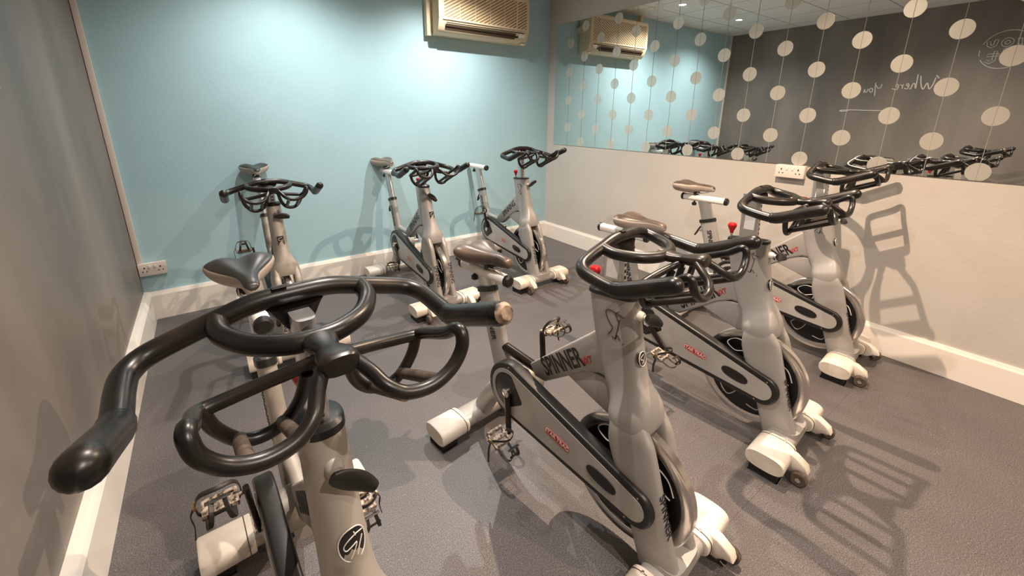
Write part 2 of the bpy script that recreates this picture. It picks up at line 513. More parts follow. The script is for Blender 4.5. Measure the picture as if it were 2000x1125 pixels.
# ------------------------------------------------------------------ sockets and trunking
def socket(name, label, o, xdir, nrm, w, h, d, switches, gang_holes):
    s = empty(name, label, 'socket', o)
    X = Vector(xdir); Nn = Vector(nrm); Z = Vector((0, 0, 1))
    def blk(mb, a0, a1, b0, b1, c0, c1, bev=0.0):
        t = MB().box((a0, c0, b0), (a1, c1, b1), bev)
        t.v = [tuple(X * p[0] + Nn * p[1] + Z * p[2]) for p in t.v]
        mb.add(t.v, t.f)
    b = MB(); blk(b, -w / 2, w / 2, -h / 2, h / 2, 0.0004, d, 0.004); b.build('back_box', M['white'], s)
    for sx in switches:
        q = MB(); blk(q, sx - 0.006, sx + 0.006, h * 0.12, h * 0.34, d, d + 0.004, 0.001); q.build('rocker_switch', M['bracket'], s)
    for hx in gang_holes:
        q = MB()
        blk(q, hx - 0.004, hx + 0.004, 0.008, 0.020, d - 0.001, d + 0.0006)
        blk(q, hx - 0.016, hx - 0.008, -0.016, -0.009, d - 0.001, d + 0.0006)
        blk(q, hx + 0.008, hx + 0.016, -0.016, -0.009, d - 0.001, d + 0.0006)
        q.build('pin_holes', M['hole'], s)
    return s
socket('power_socket', 'white double power socket low on the blue wall beside the corner trunking', (XL + 0.084, YBL - 0.001, 0.400), (1, 0.012, 0), (0, -1, 0), 0.160, 0.094, 0.036, (-0.016, 0.016), (-0.045, 0.045))
socket('power_socket', 'white double power socket touching the bottom edge of the mirror', (XR - 0.0005, 1.232, 1.120), (0, -1, 0), (-1, 0, 0), 0.186, 0.088, 0.040, (-0.018, 0.018), (-0.054, 0.054))
t = MB().box((XL + 0.003, YBL - 0.020, 0.448), (XL + 0.034, YBL - 0.0005, HC - 0.002), 0.002)
tag(t.build('cable_trunking', M['white']), 'slim white vertical cable trunking in the corner rising from the socket on the blue wall', 'trunking')

# ------------------------------------------------------------------ air conditioner
def wall_y(x):
    return YBL + (YBR - YBL) * (x - XL) / (XR - XL)
def aircon():
    x0, x1, z0, z1 = 1.885, 2.925, 2.215, 2.640
    o = empty('air_conditioner', 'yellowed wall air conditioner with diagonal mesh grille high on the blue wall', 'air conditioner', ((x0 + x1) / 2, wall_y(2.4) - 0.004, z0), 0.012)
    w = (x1 - x0) / 2; h = z1 - z0
    body = MB()
    prof = [(-0.0, 0.0), (-0.115, 0.0), (-0.165, 0.035), (-0.192, 0.105), (-0.200, 0.125), (-0.200, h - 0.035), (-0.180, h), (-0.0, h)]
    body.prism(prof, -w, w, axis='x', bev=0.008)
    b = body.build('casing', M['ac'], o)
    MB().prism([(-0.2015, 0.128), (-0.2005, h - 0.045), (-0.1995, h - 0.045), (-0.1995, 0.128)], -w + 0.05, w - 0.03, axis='x').build('grille', M['grille'], o, smooth=False)
    fr = MB()
    for xx in (-w + 0.045, w - 0.16, w - 0.030):
        fr.box((xx - 0.006, -0.2045, 0.120), (xx + 0.006, -0.1995, h - 0.035), 0.002)
    for zz in (0.122, h - 0.038):
        fr.box((-w + 0.04, -0.2045, zz - 0.007), (w - 0.025, -0.1995, zz + 0.007), 0.002)
    for k in range(1, 5):
        xx = -w + 0.045 + k * 0.17
        fr.box((xx - 0.0015, -0.2035, 0.125), (xx + 0.0015, -0.1995, h - 0.04))
    fr.build('grille_frame', M['ac'], o)
    MB().prism([(-0.168, 0.030), (-0.186, 0.075), (-0.182, 0.078), (-0.162, 0.034)], -w + 0.07, w - 0.17, axis='x').build('air_outlet', M['ac_slot_shade'], o, smooth=False)  # dark sheet on the casing, painted shade of the open slot
    lv = MB()
    lv.prism([(-0.196, 0.078), (-0.190, 0.062), (-0.187, 0.064), (-0.192, 0.079)], -w + 0.07, w - 0.17, axis='x')
    lv.prism([(-0.200, 0.094), (-0.1945, 0.088), (-0.192, 0.090), (-0.197, 0.096)], -w + 0.075, w - 0.06, axis='x')
    lv.build('louvre_slots', M['ac_slot_shade'], o, smooth=False)  # dark strips laid on as the painted shade of the grooves
    MB().sweep([(w - 0.165, -0.176, 0.052), (w - 0.135, -0.180, 0.055)], 0.010, n=10).build('louvre_pivot', M['black'], o)
    MB().box((w - 0.12, -0.1935, 0.050), (w - 0.05, -0.178, 0.088), 0.002).build('control_flap', M['white'], o)
    MB().box((w - 0.06, -0.150, -0.012), (w - 0.012, -0.110, 0.004), 0.002).build('bottom_clip', M['ac'], o)
    return o
aircon()
t = MB().box((1.832, 3.852, 2.205), (1.882, 3.912, HC - 0.002), 0.003)
tag(t.build('cable_trunking', M['ac']), 'cream vertical trunking running up beside the left end of the air conditioner', 'trunking')
pp = MB()
pp.sweep([(2.945, 3.84, 2.47), (2.945, 3.84, HC - 0.002)], 0.006, n=8)
pp.box((2.930, 3.80, 2.44), (2.965, 3.925, 2.50), 0.003)
tag(pp.build('wall_cable', M['ac']), 'thin cable and clip rising at the right end of the air conditioner', 'cable')

# ------------------------------------------------------------------ chalk writing on the left wall
def chalk_place(y, z):
    return lambda a, b: Vector((XL + 0.0006, y + a, z + b))
def chalk():
    o = empty('chalk_lettering', 'white handwritten chalk words with an underline, on the dark wall and seen in the mirror', 'writing', (XL, 1.7, 1.8))
    def pl(a, b):
        return Vector((0.0010, a - 1.7, b - 1.8 + 0.03))
    W_ = [[(1.30, 1.93), (1.31, 1.85), (1.335, 1.80), (1.365, 1.87), (1.39, 1.80), (1.42, 1.86), (1.44, 1.96)], [(1.27, 1.92), (1.30, 1.955)]]
    h_ = [[(1.47, 1.98), (1.465, 1.90), (1.462, 1.81), (1.475, 1.86), (1.495, 1.87), (1.505, 1.81), (1.52, 1.815)]]
    e1 = [[(1.525, 1.835), (1.555, 1.855), (1.545, 1.875), (1.53, 1.85), (1.54, 1.81), (1.57, 1.82)]]
    r_ = [[(1.58, 1.865), (1.59, 1.85), (1.588, 1.81), (1.595, 1.85), (1.62, 1.862)]]
    e2 = [[(1.625, 1.83), (1.655, 1.85), (1.645, 1.87), (1.63, 1.845), (1.64, 1.805), (1.69, 1.82)]]
    Y_ = [[(1.80, 1.88), (1.805, 1.84), (1.83, 1.83), (1.86, 1.87)], [(1.87, 1.90), (1.86, 1.82), (1.85, 1.735)]]
    o_ = [[(1.905, 1.835), (1.885, 1.82), (1.89, 1.785), (1.91, 1.79), (1.918, 1.82), (1.905, 1.835)]]
    u_ = [[(1.935, 1.83), (1.94, 1.79), (1.96, 1.79), (1.97, 1.825), (1.975, 1.78)]]
    w2 = [[(2.03, 1.86), (2.045, 1.78), (2.065, 1.84), (2.085, 1.78), (2.105, 1.86)], [(2.12, 1.80), (2.13, 1.83), (2.15, 1.82), (2.145, 1.785), (2.125, 1.79)], [(2.165, 1.83), (2.168, 1.785), (2.185, 1.825), (2.20, 1.785)]]
    t_ = [[(2.210, 1.87), (2.212, 1.81), (2.228, 1.79)], [(2.185, 1.83), (2.235, 1.835)]]
    ul = [[(1.74, 1.545), (1.90, 1.550), (2.06, 1.558), (2.195, 1.552), (2.17, 1.538), (2.10, 1.548)]]
    for nm, ls in (('word_where', W_ + h_ + e1 + r_ + e2), ('word_you', Y_ + o_ + u_), ('word_want', w2 + t_), ('underline', ul)):
        strokes(nm, ls, 0.0068, M['chalkline'], o, pl)
    lg = empty('chalk_emblem', 'round outlined white emblem of bubble letters on the dark wall, seen in the mirror', 'emblem', (XL, 0.80, 2.22))
    def pe(a, b):
        return Vector((0.0010, a * 1.12, b * 1.12))
    # outlined letters: y o u above f i t, inside broken circle arcs
    def arc(r, a0, a1, n=14, cx=0, cy=0, sy=1.0):
        return [(cx + r * math.cos(a0 + (a1 - a0) * i / n), cy + sy * r * math.sin(a0 + (a1 - a0) * i / n)) for i in range(n + 1)]
    def outl(pts, w):
        """outline round a stroke path"""
        L = []; Rr = []
        for i in range(len(pts)):
            a = pts[max(i - 1, 0)]; b = pts[min(i + 1, len(pts) - 1)]
            d = math.hypot(b[0] - a[0], b[1] - a[1]) or 1
            nx, ny = -(b[1] - a[1]) / d * w, (b[0] - a[0]) / d * w
            L.append((pts[i][0] + nx, pts[i][1] + ny)); Rr.append((pts[i][0] - nx, pts[i][1] - ny))
        return L + Rr[::-1] + [L[0]]
    q = MB()
    ls = [arc(0.175, 0.35, PI - 0.35), arc(0.175, PI + 0.5, 2 * PI - 0.5), arc(0.175, PI - 0.05, PI + 0.28, 5), arc(0.175, -0.28, 0.05, 5)]
    w = 0.012
    ls.append(outl([(-0.135, 0.085), (-0.120, 0.045), (-0.085, 0.045), (-0.075, 0.095)], w))
    ls.append(outl([(-0.080, 0.090), (-0.085, 0.030), (-0.100, 0.005)], w))
    ls.append(arc(0.040, 0, 2 * PI, 16, 0, 0.065)); ls.append(arc(0.018, 0, 2 * PI, 12, 0, 0.065))
    ls.append(outl([(0.075, 0.095), (0.080, 0.050), (0.100, 0.035), (0.122, 0.050), (0.128, 0.085)], w))
    ls.append(outl([(-0.035, -0.020), (-0.070, -0.015), (-0.082, -0.050), (-0.082, -0.115)], w))
    ls.append(outl([(-0.110, -0.060), (-0.045, -0.060)], w))
    ls.append(outl([(0.0, -0.030), (0.0, -0.120)], w)); ls.append(arc(0.013, 0, 2 * PI, 10, 0, -0.002))
    ls.append(outl([(0.060, -0.010), (0.060, -0.095), (0.085, -0.112), (0.115, -0.095)], w))
    ls.append(outl([(0.035, -0.045), (0.115, -0.045)], w))
    for l in ls:
        q.sweep([pe(a, b) for a, b in l], 0.0042, n=5)
    q.build('outlined_letters', M['chalkline'], lg)
chalk()

# ------------------------------------------------------------------ the bikes
GUARD_H, GUARD_F = (0.635, 0.395), (0.045, 0.288)
FWC, FWR = (0.118, 0.285), 0.236
CR_W = 0.110

def lerp(a, b, t):
    return a + (b - a) * t

def spin_bike(B):
    nxt = B['nxt']
    root = empty('spin_bike', B['label'], 'exercise bike', (B['pos'][0], B['pos'][1], 0), B['rot'], 'indoor cycling bikes')
    fm = M['frame_patchy'] if B.get('patchy') else M['frame']

    # ---- frame: head column, fork, panel, tubes
    f = MB()
    # head column: sections (y, z, half depth, half width)
    if B['block']:
        head = [(0.232, 0.945, 0.086, 0.037), (0.214, 0.85, 0.084, 0.037), (0.193, 0.76, 0.082, 0.037), (0.168, 0.68, 0.076, 0.040),
                (0.145, 0.635, 0.072, 0.048), (0.128, 0.600, 0.074, 0.066), (0.118, 0.570, 0.077, 0.080), (0.110, 0.535, 0.076, 0.083), (0.104, 0.515, 0.070, 0.080)]
        ex = 3.4
    else:
        head = [(0.228, 0.955, 0.050, 0.040), (0.216, 0.88, 0.058, 0.041), (0.198, 0.78, 0.072, 0.042), (0.172, 0.69, 0.078, 0.044),
                (0.148, 0.64, 0.076, 0.050), (0.130, 0.600, 0.076, 0.066), (0.118, 0.570, 0.077, 0.079), (0.110, 0.535, 0.076, 0.083), (0.104, 0.515, 0.070, 0.080)]
        ex = 2.4
    hs = spline([(0, a, b, c, d) for a, b, c, d in head], 4)
    f.sweep([(p[0], p[1], p[2]) for p in hs], [p[4] for p in hs], [p[3] for p in hs], n=28, ex=ex, up=(0, 1, 0))
    for s in (-1, 1):
        leg = [(s * 0.040, 0.122, 0.620, 0.030, 0.010), (s * 0.054, 0.112, 0.565, 0.056, 0.018), (s * 0.060, 0.101, 0.520, 0.070, 0.0235), (s * 0.061, 0.085, 0.47, 0.080, 0.023), (s * 0.061, 0.045, 0.36, 0.075, 0.023), (s * 0.061, -0.005, 0.22, 0.068, 0.023), (s * 0.061, -0.050, 0.095, 0.068, 0.023)]
        ls = spline(leg, 4)
        f.sweep([p[:3] for p in ls], [p[4] for p in ls], [p[3] for p in ls], n=22, ex=3.6, up=(0, 1, 0))
    # long slanting panel between the seat tube and the head
    f.prism([(0.590, 0.515), (0.262, 0.812), (0.215, 0.800), (0.200, 0.640), (0.255, 0.640), (0.320, 0.610), (0.505, 0.472), (0.560, 0.470)], -0.026, 0.026, axis='x', bev=0.010)
    # gusset under the panel
    f.prism([(0.400, 0.560), (0.330, 0.625), (0.140, 0.640), (0.120, 0.520), (0.215, 0.500)], -0.020, 0.020, axis='x', bev=0.006)
    # seat tube down to the hub
    f.sweep([(0, 0.770, 0.370), (0, 0.890, 0.752)], 0.027, 0.056, n=24, ex=2.6, up=(0, 1, 0))
    # hub shell
    f.sweep([(-0.050, 0.640, 0.395), (0.055, 0.640, 0.395)], 0.062, n=28)
    # rear beam to the rear stabiliser
    rb = spline([(0, 0.60, 0.36, 0.050, 0.036), (0, 0.74, 0.325, 0.050, 0.036), (0, 0.86, 0.215, 0.046, 0.036), (0, 0.93, 0.10, 0.044, 0.036)], 5)
    f.sweep([p[:3] for p in rb], [p[4] for p in rb], [p[3] for p in rb], n=18, ex=2.8, up=(0, 0, 1))
    frame = f.build('frame', fm, root)
    # dark tube joining seat tube and panel
    MB().sweep([(0, 0.800, 0.508), (0, 0.575, 0.492)], 0.021, n=18).build('cross_tube', M['crank'] if nxt else fm, root)

    # ---- stabilisers
    def stab(nm, yc, hw, inner, zc):
        st = MB().sweep([(-hw + 0.02, yc, zc), (hw - 0.02, yc, zc)], 0.058, 0.034, n=22, ex=2.8, up=(0, 0, 1)).build(nm, fm, root)
        for s in (-1, 1):
            c = MB()
            p = [(s * inner, yc, zc), (s * (inner + 0.004), yc, zc), (s * (hw - 0.006), yc, zc), (s * hw, yc, zc)]
            c.sweep(p, [0.070, 0.073, 0.076, 0.072], [0.039, 0.041, 0.042, 0.038], n=30, ex=2.9, up=(0, 0, 1))
            e = c.build('end_cap', M['cap'], st)
            bnd = MB(); bnd.sweep([(s * (inner + 0.018), yc, zc), (s * (inner + 0.0205), yc, zc)], 0.0757, 0.0428, n=30, ex=2.9, up=(0, 0, 1))
            bnd.build('cap_seam', M['rubber'], st)
            ft = MB(); ft.box((s * (hw - 0.085), yc - 0.055, 0.0), (s * (hw - 0.012), yc + 0.055, zc - 0.030), 0.004)
            ft.v = [(a, b, c_) for a, b, c_ in ft.v]
            ft.build('rubber_foot', M['black'], st)
        return st
    fst = stab('front_stabiliser', -0.065, 0.285, 0.115, 0.078)
    stab('rear_stabiliser', 0.955, 0.275, 0.120, 0.070)
    f2 = MB()
    f2.sweep([(0, -0.055, 0.082), (0, -0.055, 0.125)], [0.095, 0.085], [0.070, 0.068], n=24, ex=4, up=(0, 1, 0))
    f2.build('fork_base', M['frame'], root)
    # transport wheels on arms in front of the front stabiliser
    for s in (-1, 1):
        a = MB()
        a.prism([(-0.105, 0.115), (-0.150, 0.112), (-0.195, 0.085), (-0.205, 0.058), (-0.175, 0.050), (-0.150, 0.030), (-0.105, 0.035)], s * 0.172 - 0.022, s * 0.172 + 0.022, axis='x', bev=0.008)
        a.build('wheel_arm', M['cap'], root)
        w = MB()
        w.sweep([(s * 0.172 + s * 0.026, -0.180, 0.0335), (s * 0.172 + s * 0.030, -0.180, 0.0335), (s * 0.172 + s * 0.046, -0.180, 0.0335), (s * 0.172 + s * 0.050, -0.180, 0.0335)], [0.028, 0.0325, 0.0325, 0.028], n=26)
        wo = w.build('transport_wheel', M['rubber'], root)
        MB().sweep([(s * 0.172 + s * 0.018, -0.180, 0.0335), (s * 0.172 + s * 0.053, -0.180, 0.0335)], 0.010, n=12).build('hub', M['chrome'], wo)

    # ---- flywheel
    rim = MB()
    n = 72
    prof = [(-0.016, 0.196), (-0.018, 0.200), (-0.018, 0.230), (-0.013, 0.236), (0.013, 0.236), (0.018, 0.230), (0.018, 0.200), (0.016, 0.196)]
    vs = []; fs = []
    k = len(prof)
    for i in range(n):
        a = 2 * PI * i / n
        for (w, r) in prof:
            vs.append((w, FWC[0] + r * math.cos(a), FWC[1] + r * math.sin(a)))
        for j in range(k):
            fs.append((i * k + j, i * k + (j + 1) % k, ((i + 1) % n) * k + (j + 1) % k, ((i + 1) % n) * k + j))
    rim.add(vs, fs)
    fw = rim.build('flywheel', M['chrome'], root)
    MB().prism(circ(*FWC, 0.198, 64), -0.011, 0.011, axis='x').build('wheel_disc', M['disc'], fw)
    cy, cz = FWC
    sw = [[(0.02, 0.155), (0.09, 0.165), (0.13, 0.13), (0.09, 0.10), (0.04, 0.115), (0.055, 0.06), (0.10, 0.05)],
          [(-0.155, 0.03), (-0.10, 0.06), (-0.09, 0.12), (-0.14, 0.10), (-0.165, 0.05)],
          [(0.06, -0.05), (0.05, -0.10), (0.09, -0.15), (0.13, -0.11), (0.10, -0.08)],
          [(-0.03, -0.07), (-0.07, -0.12), (-0.05, -0.165), (0.0, -0.16)]]
    for one in sw:
        strokes('swirl_print', [one], 0.0028, M['whiteink'], fw, lambda a, b: Vector((-0.0115, cy + a, cz + b)))

    # ---- chain guard on the right-hand side of the bike
    g = MB()
    g.prism(hull2(GUARD_H, 0.124, GUARD_F, 0.072), -0.102, -0.052, axis='x', bev=0.009)
    gd = g.build('chain_guard', M['black'], root)
    # silver panel: follows the guard, cut out round the hub
    c1, c2 = GUARD_H, GUARD_F
    op = hull2(c1, 0.100, c2, 0.046, 40)
    ins = []
    pan = MB()
    # ring sector + body built as a strip between hub hole and outline
    hole_r = 0.083
    N_ = len(op)
    th0 = math.atan2(c2[1] - c1[1], c2[0] - c1[0])
    inner = []
    for (y, z) in op:
        a = math.atan2(z - c1[1], y - c1[0])
        inner.append((c1[0] + hole_r * math.cos(a), c1[1] + hole_r * math.sin(a)))
    vs = [(-0.1035, y, z) for y, z in op] + [(-0.1035, y, z) for y, z in inner] + [(-0.1005, y, z) for y, z in op] + [(-0.1005, y, z) for y, z in inner]
    fs = []
    for i in range(N_):
        j = (i + 1) % N_
        fs += [(i, j, N_ + j, N_ + i), (2 * N_ + i, 2 * N_ + j, 3 * N_ + j, 3 * N_ + i), (i, j, 2 * N_ + j, 2 * N_ + i), (N_ + i, N_ + j, 3 * N_ + j, 3 * N_ + i)]
    pan.add(vs, fs)
    pan.build('silver_panel', M['inlay'], gd, smooth=False)
    dr = MB(); dr.prism(circ(*c1, 0.076, 40), -0.1032, -0.100, axis='x', bev=0.002)
    dr.build('hub_disc', M['black'], gd)
    # oval window
    th = math.atan2(c1[1] - c2[1], c1[0] - c2[0])
    oc = (lerp(c2[0], c1[0], 0.20), lerp(c2[1], c1[1], 0.20))
    ov = []
    for i in range(28):
        a = 2 * PI * i / 28
        u, v = 0.062 * math.copysign(abs(math.cos(a)) ** 0.75, math.cos(a)), 0.0255 * math.copysign(abs(math.sin(a)) ** 0.9, math.sin(a))
        ov.append((oc[0] + u * math.cos(th) - v * math.sin(th), oc[1] + u * math.sin(th) + v * math.cos(th)))
    MB().prism(ov, -0.1065, -0.1032, axis='x', bev=0.002).build('oval_plug', M['black'], gd)
    # badge with lettering
    lc = (lerp(c2[0], c1[0], 0.54), lerp(c2[1], c1[1], 0.54) - 0.006)
    rdir = Vector((0, -math.cos(th), -math.sin(th))); udir = Vector((0, -math.sin(th), math.cos(th)))
    bl, bh = 0.062, 0.0165
    def badge(mat, sc, w0, w1, nm):
        p = []
        for i in range(28):
            a = 2 * PI * i / 28
            u, v = sc[0] * math.copysign(abs(math.cos(a)) ** 0.45, math.cos(a)), sc[1] * math.copysign(abs(math.sin(a)) ** 0.7, math.sin(a))
            p.append((lc[0] + u * math.cos(th) - v * math.sin(th), lc[1] + u * math.sin(th) + v * math.cos(th)))
        return MB().prism(p, w0, w1, axis='x').build(nm, mat, gd, smooth=False)
    if nxt:
        badge(M['redink'], (bl, bh), -0.1041, -0.1033, 'badge_border')
        badge(M['whiteink'], (bl - 0.0025, bh - 0.0025), -0.1045, -0.1040, 'badge_field')
        badge(M['redink'], (bl - 0.004, bh - 0.004), -0.1049, -0.1044, 'badge_plate')
        text_mesh('badge_lettering', 'STAR TRAC', 0.0228, M['whiteink'], gd, (-0.1051, *lc), rdir, udir, 0.0002, 0.0004, spacing=1.0)
    else:
        badge(M['redink'], (0.034, 0.012), -0.1041, -0.1033, 'badge_border')
        text_mesh('badge_lettering', 'STAR TRAC', 0.0115, M['whiteink'], gd, (-0.1044, *lc), rdir, udir, 0.0002, 0.0002)
    # small guard screws
    for (yy, zz) in ((c1[0] - 0.0, c1[1] + 0.112), (c2[0] - 0.02, c2[1] + 0.052), (c2[0] + 0.02, c2[1] - 0.056), (c1[0] + 0.112, c1[1])):
        MB().prism(circ(yy, zz, 0.0035, 10), -0.1035, -0.1015, axis='x').build('screw', M['chrome'], gd)

    # ---- cranks and pedals
    a0 = math.radians(B['crank'])
    for s, a in ((-1, a0), (1, a0 + PI)):
        hub = Vector((s * CR_W, c1[0], c1[1]))
        end = hub + Vector((s * 0.010, 0.170 * math.cos(a), 0.170 * math.sin(a)))
        cm = MB()
        cp = [hub.lerp(end, t) for t in (0, 0.15, 0.5, 0.9, 1.0, 1.08)]
        cm.sweep(cp, [0.020, 0.018, 0.015, 0.015, 0.014, 0.009], [0.007] * 6, n=14, ex=2.6, up=(s, 0, 0)) if False else \
            cm.sweep(cp, [0.020, 0.018, 0.015, 0.015, 0.014, 0.009], [0.0075] * 6, n=14, ex=2.6, up=(1, 0, 0))
        co = cm.build('crank_arm', M['crank'], root)
        MB().sweep([hub - Vector((s * 0.050, 0, 0)), hub + Vector((s * 0.010, 0, 0)), hub + Vector((s * 0.013, 0, 0))], [0.019, 0.019, 0.014], n=18).build('axle_nut', M['chrome'], co)
        # pedal body
        pc = end + Vector((s * 0.058, 0, 0))
        tip = B['ptilt'][0 if s < 0 else 1]
        ct, st_ = math.cos(tip), math.sin(tip)
        def R_(w, y, z):
            return pc + Vector((s * w, y * ct - z * st_, y * st_ + z * ct))
        pm = MB()
        pm.sweep([R_(-0.062, 0, 0), R_(-0.034, 0, 0)], 0.006, n=10)
        pm.sweep([R_(-0.036, 0, 0), R_(0.034, 0, 0)], 0.013, 0.010, n=14)
        for yy in (-0.030, 0.030):
            pm.sweep([R_(-0.038, yy, 0), R_(0.036, yy, 0)], 0.006, 0.009, n=10, ex=4)
        for ww in (-0.036, 0.034):
            pm.sweep([R_(ww, -0.034, 0), R_(ww, 0.034, 0)], 0.004, 0.008, n=8, ex=4)
        po = pm.build('pedal', M['dirty'], root)
        # toe cage: two bent arms from the front plate round the toe and back above
        tc = MB()
        for ww in (-0.026, 0.026):
            pth = [R_(ww, -0.034, -0.004), R_(ww, -0.075, -0.006), R_(ww * 0.8, -0.100, 0.012), R_(ww * 0.6, -0.098, 0.038), R_(ww * 0.5, -0.072, 0.055)]
            tc.sweep(spline([tuple(q) for q in pth], 4), 0.006, 0.0016, n=8, ex=3, up=(0, 0.3, 1))
        tc.sweep([R_(-0.024, -0.096, 0.034), R_(0.024, -0.096, 0.034)], 0.0022, 0.006, n=8)
        tc.sweep([R_(-0.026, -0.076, 0.054), R_(0.026, -0.076, 0.054)], 0.006, 0.002, n=8)
        tc.build('toe_cage', M['strap'], po)
        sb = MB()
        loop = [R_(-0.040, 0.006, -0.012), R_(-0.046, 0.0, 0.020), R_(-0.034, -0.030, 0.056), R_(0.0, -0.045, 0.064), R_(0.034, -0.030, 0.056), R_(0.046, 0.0, 0.020), R_(0.040, 0.006, -0.012), R_(0, 0.008, -0.016)]
        sb.sweep(spline([tuple(q) for q in loop], 4, True), 0.0015, 0.006, n=8, ex=3, closed=True, up=(0, 1, 0))
        # loose strap end hanging from the buckle
        e0 = R_(0.047, 0.0, 0.020)
        hang = [e0, e0 + Vector((s * 0.012, -0.004, -0.020)), e0 + Vector((s * 0.010, 0.004, -0.060)), e0 + Vector((s * 0.014, 0.000, -0.095))]
        sb.sweep(spline([tuple(q) for q in hang], 4), 0.0015, 0.0055, n=8, ex=3, up=(0, 1, 0))
        sb.build('toe_strap', M['strap'], po)
        bk = MB(); e1 = R_(0.048, 0.0, 0.020)
        bk.box(tuple(e1 - Vector((0.004, 0.009, 0.008))), tuple(e1 + Vector((0.004, 0.009, 0.008))), 0.002)
        bk.build('buckle', M['brass'], po)

    # ---- seat post, slider, saddle
    zs = B['slide_z']
    ax = lambda z: 0.890 + (z - 0.752) * (0.120 / 0.382)
    MB().sweep([(0, ax(0.742), 0.738), (0, ax(0.764), 0.760)], [0.031, 0.031], [0.062, 0.060], n=24, ex=2.6, up=(0, 1, 0)).build('seat_collar', M['black'], root)
    MB().sweep([(0, ax(0.70), 0.70), (0, ax(zs - 0.012), zs - 0.012)], 0.019, 0.045, n=22, ex=3.0, up=(0, 1, 0)).build('seat_post', M['steel'], root)
    ys = ax(zs) - 0.005
    y0, y1 = ys - 0.155, ys + 0.165
    sl = MB().sweep([(0, y0, zs), (0, y1, zs)], 0.023, 0.024, n=20, ex=2.6, up=(0, 0, 1)).build('seat_slider', M['bracket'] if not nxt else M['bracket'], root)
    for yy, dd in ((y0, -0.014), (y1, 0.014)):
        MB().sweep([(0, yy - dd * 0.6, zs), (0, yy + dd * 0.5, zs), (0, yy + dd, zs)], [0.026, 0.026, 0.018], [0.027, 0.027, 0.019], n=20).build('end_plug', M['black'], sl)
    kb = MB(); kb.sweep([(0, ys + 0.075, zs - 0.020), (0, ys + 0.075, zs - 0.040)], 0.006, n=10)
    kb.sweep([(0, ys + 0.075, zs - 0.036), (0, ys + 0.075, zs - 0.040), (0, ys + 0.075, zs - 0.056), (0, ys + 0.075, zs - 0.060)], [0.012, 0.017, 0.017, 0.012], n=16)
    kb.build('slider_knob', M['black'], root)
    lev = MB(); ly, lz = ax(0.66) + 0.052, 0.66
    lev.sweep([(0, ly - 0.01, lz), (0, ly + 0.030, lz + 0.006)], 0.009, n=12)
    lev.build('seat_lever_stem', M['chrome'], root)
    lv = MB(); lp = spline([(0, ly + 0.022, lz + 0.034), (0, ly + 0.034, lz + 0.010), (0, ly + 0.046, lz - 0.016), (0, ly + 0.060, lz - 0.040)], 4)
    L_ = len(lp); lv.sweep(lp, [0.006 + 0.010 * math.sin(PI * (0.1 + 0.8 * i / (L_ - 1))) for i in range(L_)], 0.006, n=12, up=(0, 1, 0.5))
    lv.build('seat_lever', M['black'], root)
    if B['saddle'] is not None:
        sy = B['saddle']
        zt = zs + 0.108
        sd = MB()
        # saddle: sections along y from nose (low y) to tail: (y, half width, top z, thickness, dip)
        sec = [(-0.142, 0.004, -0.030, 0.006, 0), (-0.139, 0.015, -0.020, 0.026, 0), (-0.128, 0.022, -0.009, 0.042, 0), (-0.09, 0.025, -0.002, 0.052, 0.0), (-0.05, 0.031, 0.000, 0.056, 0.002), (-0.01, 0.046, 0.000, 0.064, 0.006),
               (0.03, 0.070, 0.004, 0.074, 0.010), (0.065, 0.092, 0.010, 0.082, 0.014), (0.095, 0.103, 0.014, 0.084, 0.017), (0.122, 0.102, 0.013, 0.080, 0.018), (0.142, 0.088, 0.006, 0.068, 0.014), (0.154, 0.062, -0.010, 0.042, 0.006), (0.158, 0.03, -0.024, 0.012, 0)]
        ss = spline(sec, 3)
        n = 36; vs = []; fs = []; mi = []
        for (y, hw, tz, tk, dip) in ss:
            hw = max(hw, 0.003); tk = max(tk, 0.004)
            for k in range(n):
                a = 2 * PI * k / n
                c, d = math.cos(a), math.sin(a)
                if d >= 0:
                    x_ = hw * math.copysign(abs(c) ** 0.75, c)
                    z_ = tz - tk * 0.38 + tk * 0.38 * abs(d) ** 0.9 - dip * math.exp(-(x_ / max(hw * 0.30, 0.004)) ** 2)
                else:
                    x_ = hw * math.copysign(abs(c) ** 0.55, c) * (1.0 - 0.16 * abs(d))
                    z_ = tz - tk * 0.38 - tk * 0.62 * abs(d) ** 0.8
                vs.append((x_, sy + y, zt + z_))
        for i in range(len(ss) - 1):
            for k in range(n):
                k2 = (k + 1) % n
                fs.append((i * n + k, i * n + k2, (i + 1) * n + k2, (i + 1) * n + k))
                a = 2 * PI * (k + 0.5) / n
                mi.append(0 if math.sin(a) > 0.42 else 1)
        fs += [tuple(range(n)), tuple((len(ss) - 1) * n + k for k in range(n))]; mi += [1, 1]
        o_ = len(sd.v); sd.v += vs; sd.f += fs; sd.m += mi
        so = sd.build('saddle', [M[B['smat']], M['saddle_side'] if B.get('two_tone', True) else M[B['smat']]], root, ang=75)
        rl = MB()
        for s in (-1, 1):
            rl.sweep(spline([(s * 0.012, sy - 0.11, zt - 0.050), (s * 0.020, sy - 0.05, zt - 0.070), (s * 0.022, sy + 0.03, zt - 0.072), (s * 0.035, sy + 0.10, zt - 0.062)], 4), 0.0035, n=8)
        rl.build('saddle_rails', M['chrome'], so)
        cl = MB(); cl.sweep([(-0.026, sy - 0.01, zt - 0.070), (0.026, sy - 0.01, zt - 0.070)], 0.014, n=14)
        cl.sweep([(0, sy - 0.01, zt - 0.068), (0, sy - 0.01, zs + 0.018)], 0.014, 0.018, n=14, up=(0, 1, 0))
        cl.build('saddle_clamp', M['black'], so)

    # ---- head top plate, knob, handlebar post, lever
    zb, by = B['bar_z'], B['bar_y']
